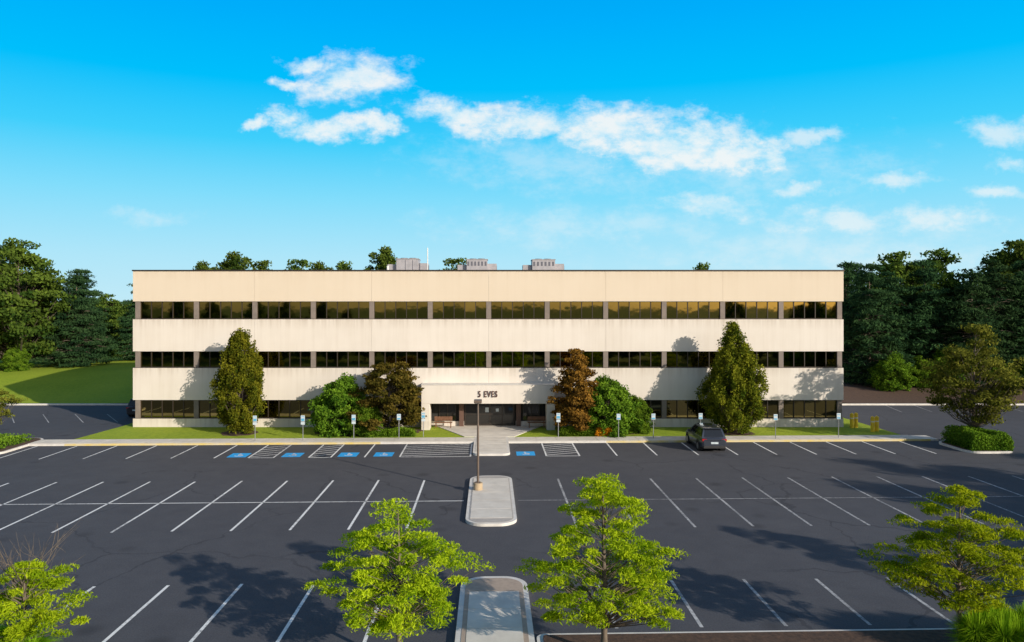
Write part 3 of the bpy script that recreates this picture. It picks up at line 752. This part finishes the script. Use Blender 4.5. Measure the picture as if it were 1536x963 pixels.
cb=N(nt,'ShaderNodeCombineXYZ'); nt.links.new(U,cb.inputs[0]); nt.links.new(Vv,cb.inputs[1]); UV=cb.outputs[0]
wn=N(nt,'ShaderNodeTexNoise'); wn.noise_dimensions='2D'; wn.inputs['Scale'].default_value=11; wn.inputs['Detail'].default_value=5; wn.inputs['Roughness'].default_value=.65; nt.links.new(UV,wn.inputs['Vector'])
wv=N(nt,'ShaderNodeVectorMath',operation='MULTIPLY_ADD'); wv.inputs[1].default_value=(.09,.05,0); nt.links.new(wn.outputs['Color'],wv.inputs[0])
of=N(nt,'ShaderNodeVectorMath',operation='ADD'); nt.links.new(UV,of.inputs[0]); of.inputs[1].default_value=(-.045,-.025,0); nt.links.new(of.outputs[0],wv.inputs[2])
WUV=wv.outputs[0]
def field(lst):
    cur=None
    for (u,v,ru,rv) in lst:
        s=N(nt,'ShaderNodeVectorMath',operation='MULTIPLY_ADD'); nt.links.new(WUV,s.inputs[0]); s.inputs[1].default_value=(1/ru,1/rv,0); s.inputs[2].default_value=(-u/ru,-v/rv,0)
        l=N(nt,'ShaderNodeVectorMath',operation='LENGTH'); nt.links.new(s.outputs[0],l.inputs[0])
        f=l.outputs['Value']
        cur=f if cur is None else math_(nt,'MINIMUM',cur,f)
    return math_(nt,'MAXIMUM',math_(nt,'SUBTRACT',1,cur),-1.5)
mpn=N(nt,'ShaderNodeMapping'); mpn.inputs['Scale'].default_value=(1,1.7,1); nt.links.new(UV,mpn.inputs[0])
fb=noise(nt,mpn.outputs[0],17,7,.66)
def dens(lst,lo,hi,op,nk=2.3):
    f=math_(nt,'ADD',field(lst),math_(nt,'MULTIPLY',math_(nt,'SUBTRACT',fb,.5),nk))
    mr=N(nt,'ShaderNodeMapRange',interpolation_type='SMOOTHSTEP'); nt.links.new(f,mr.inputs[0]); mr.inputs[1].default_value=lo; mr.inputs[2].default_value=hi; mr.inputs[4].default_value=op
    return mr.outputs[0]
strong=[(-.032,.258,.09,.022),(.06,.246,.10,.032),(.15,.237,.12,.038),(.24,.219,.13,.044),(.33,.208,.10,.030),(.375,.20,.05,.026),(-.18,.305,.08,.038),(-.25,.326,.042,.014),(-.28,.297,.034,.010),(-.275,.253,.045,.018),(-.215,.238,.06,.020),(-.16,.245,.034,.013),(-.32,.243,.025,.009)]
mid=[(.445,.232,.06,.014),(.705,.238,.07,.026),(.55,.171,.065,.016),(.32,.135,.085,.024),(.46,.110,.10,.024),(.60,.110,.10,.026),(.42,.152,.045,.014),(.71,.197,.04,.012),(.71,.155,.07,.012)]
faint=[(.14,.105,.22,.03),(-.47,.118,.06,.012),(.5,.07,.3,.05),(.35,.19,.2,.05),(.1,.2,.2,.05)]
d1=dens(strong,-.2,.85,.88); d2=dens(mid,-.15,1.0,.6); d3=dens(faint,-.3,1.1,.32)
dd=math_(nt,'MAXIMUM',math_(nt,'MAXIMUM',d1,d2),d3); dd=math_(nt,'MULTIPLY',dd,math_(nt,'GREATER_THAN',Y,.06))
ccol=ramp(nt,fb,[(.35,(.60,.85,.96)),(.58,(.95,.95,.93))])
fin=mixc(nt,dd,base,ccol)
nt.links.new(fin,bg.inputs[0]); bg.inputs[1].default_value=1.0
nt.links.new(bg.outputs[0],out.inputs[0])

# ------------------------------------------------------------ sun & camera
sd=bpy.data.lights.new('sun','SUN'); sd.energy=5; sd.angle=R(.5); sd.color=(1,.90,.76)
so=link(bpy.data.objects.new('sun',sd)); A,E_=R(SUN_AZ),R(SUN_EL)
so.rotation_euler=Vector((-math.sin(A)*math.cos(E_),math.cos(A)*math.cos(E_),-math.sin(E_))).to_track_quat('-Z','Y').to_euler(); so.location=(60,-40,40)
cd=bpy.data.cameras.new('camera'); cam=link(bpy.data.objects.new('camera',cd)); cam.location=(0,0,10.5); cam.rotation_euler=(R(90),0,0)
cd.sensor_width=36; cd.lens=25.78; cd.shift_x=.0215; cd.shift_y=-.0166; cd.clip_start=.1; cd.clip_end=6000
S.camera=cam
S.view_settings.view_transform='Standard'; S.view_settings.look='None'; S.view_settings.exposure=0; S.view_settings.gamma=1
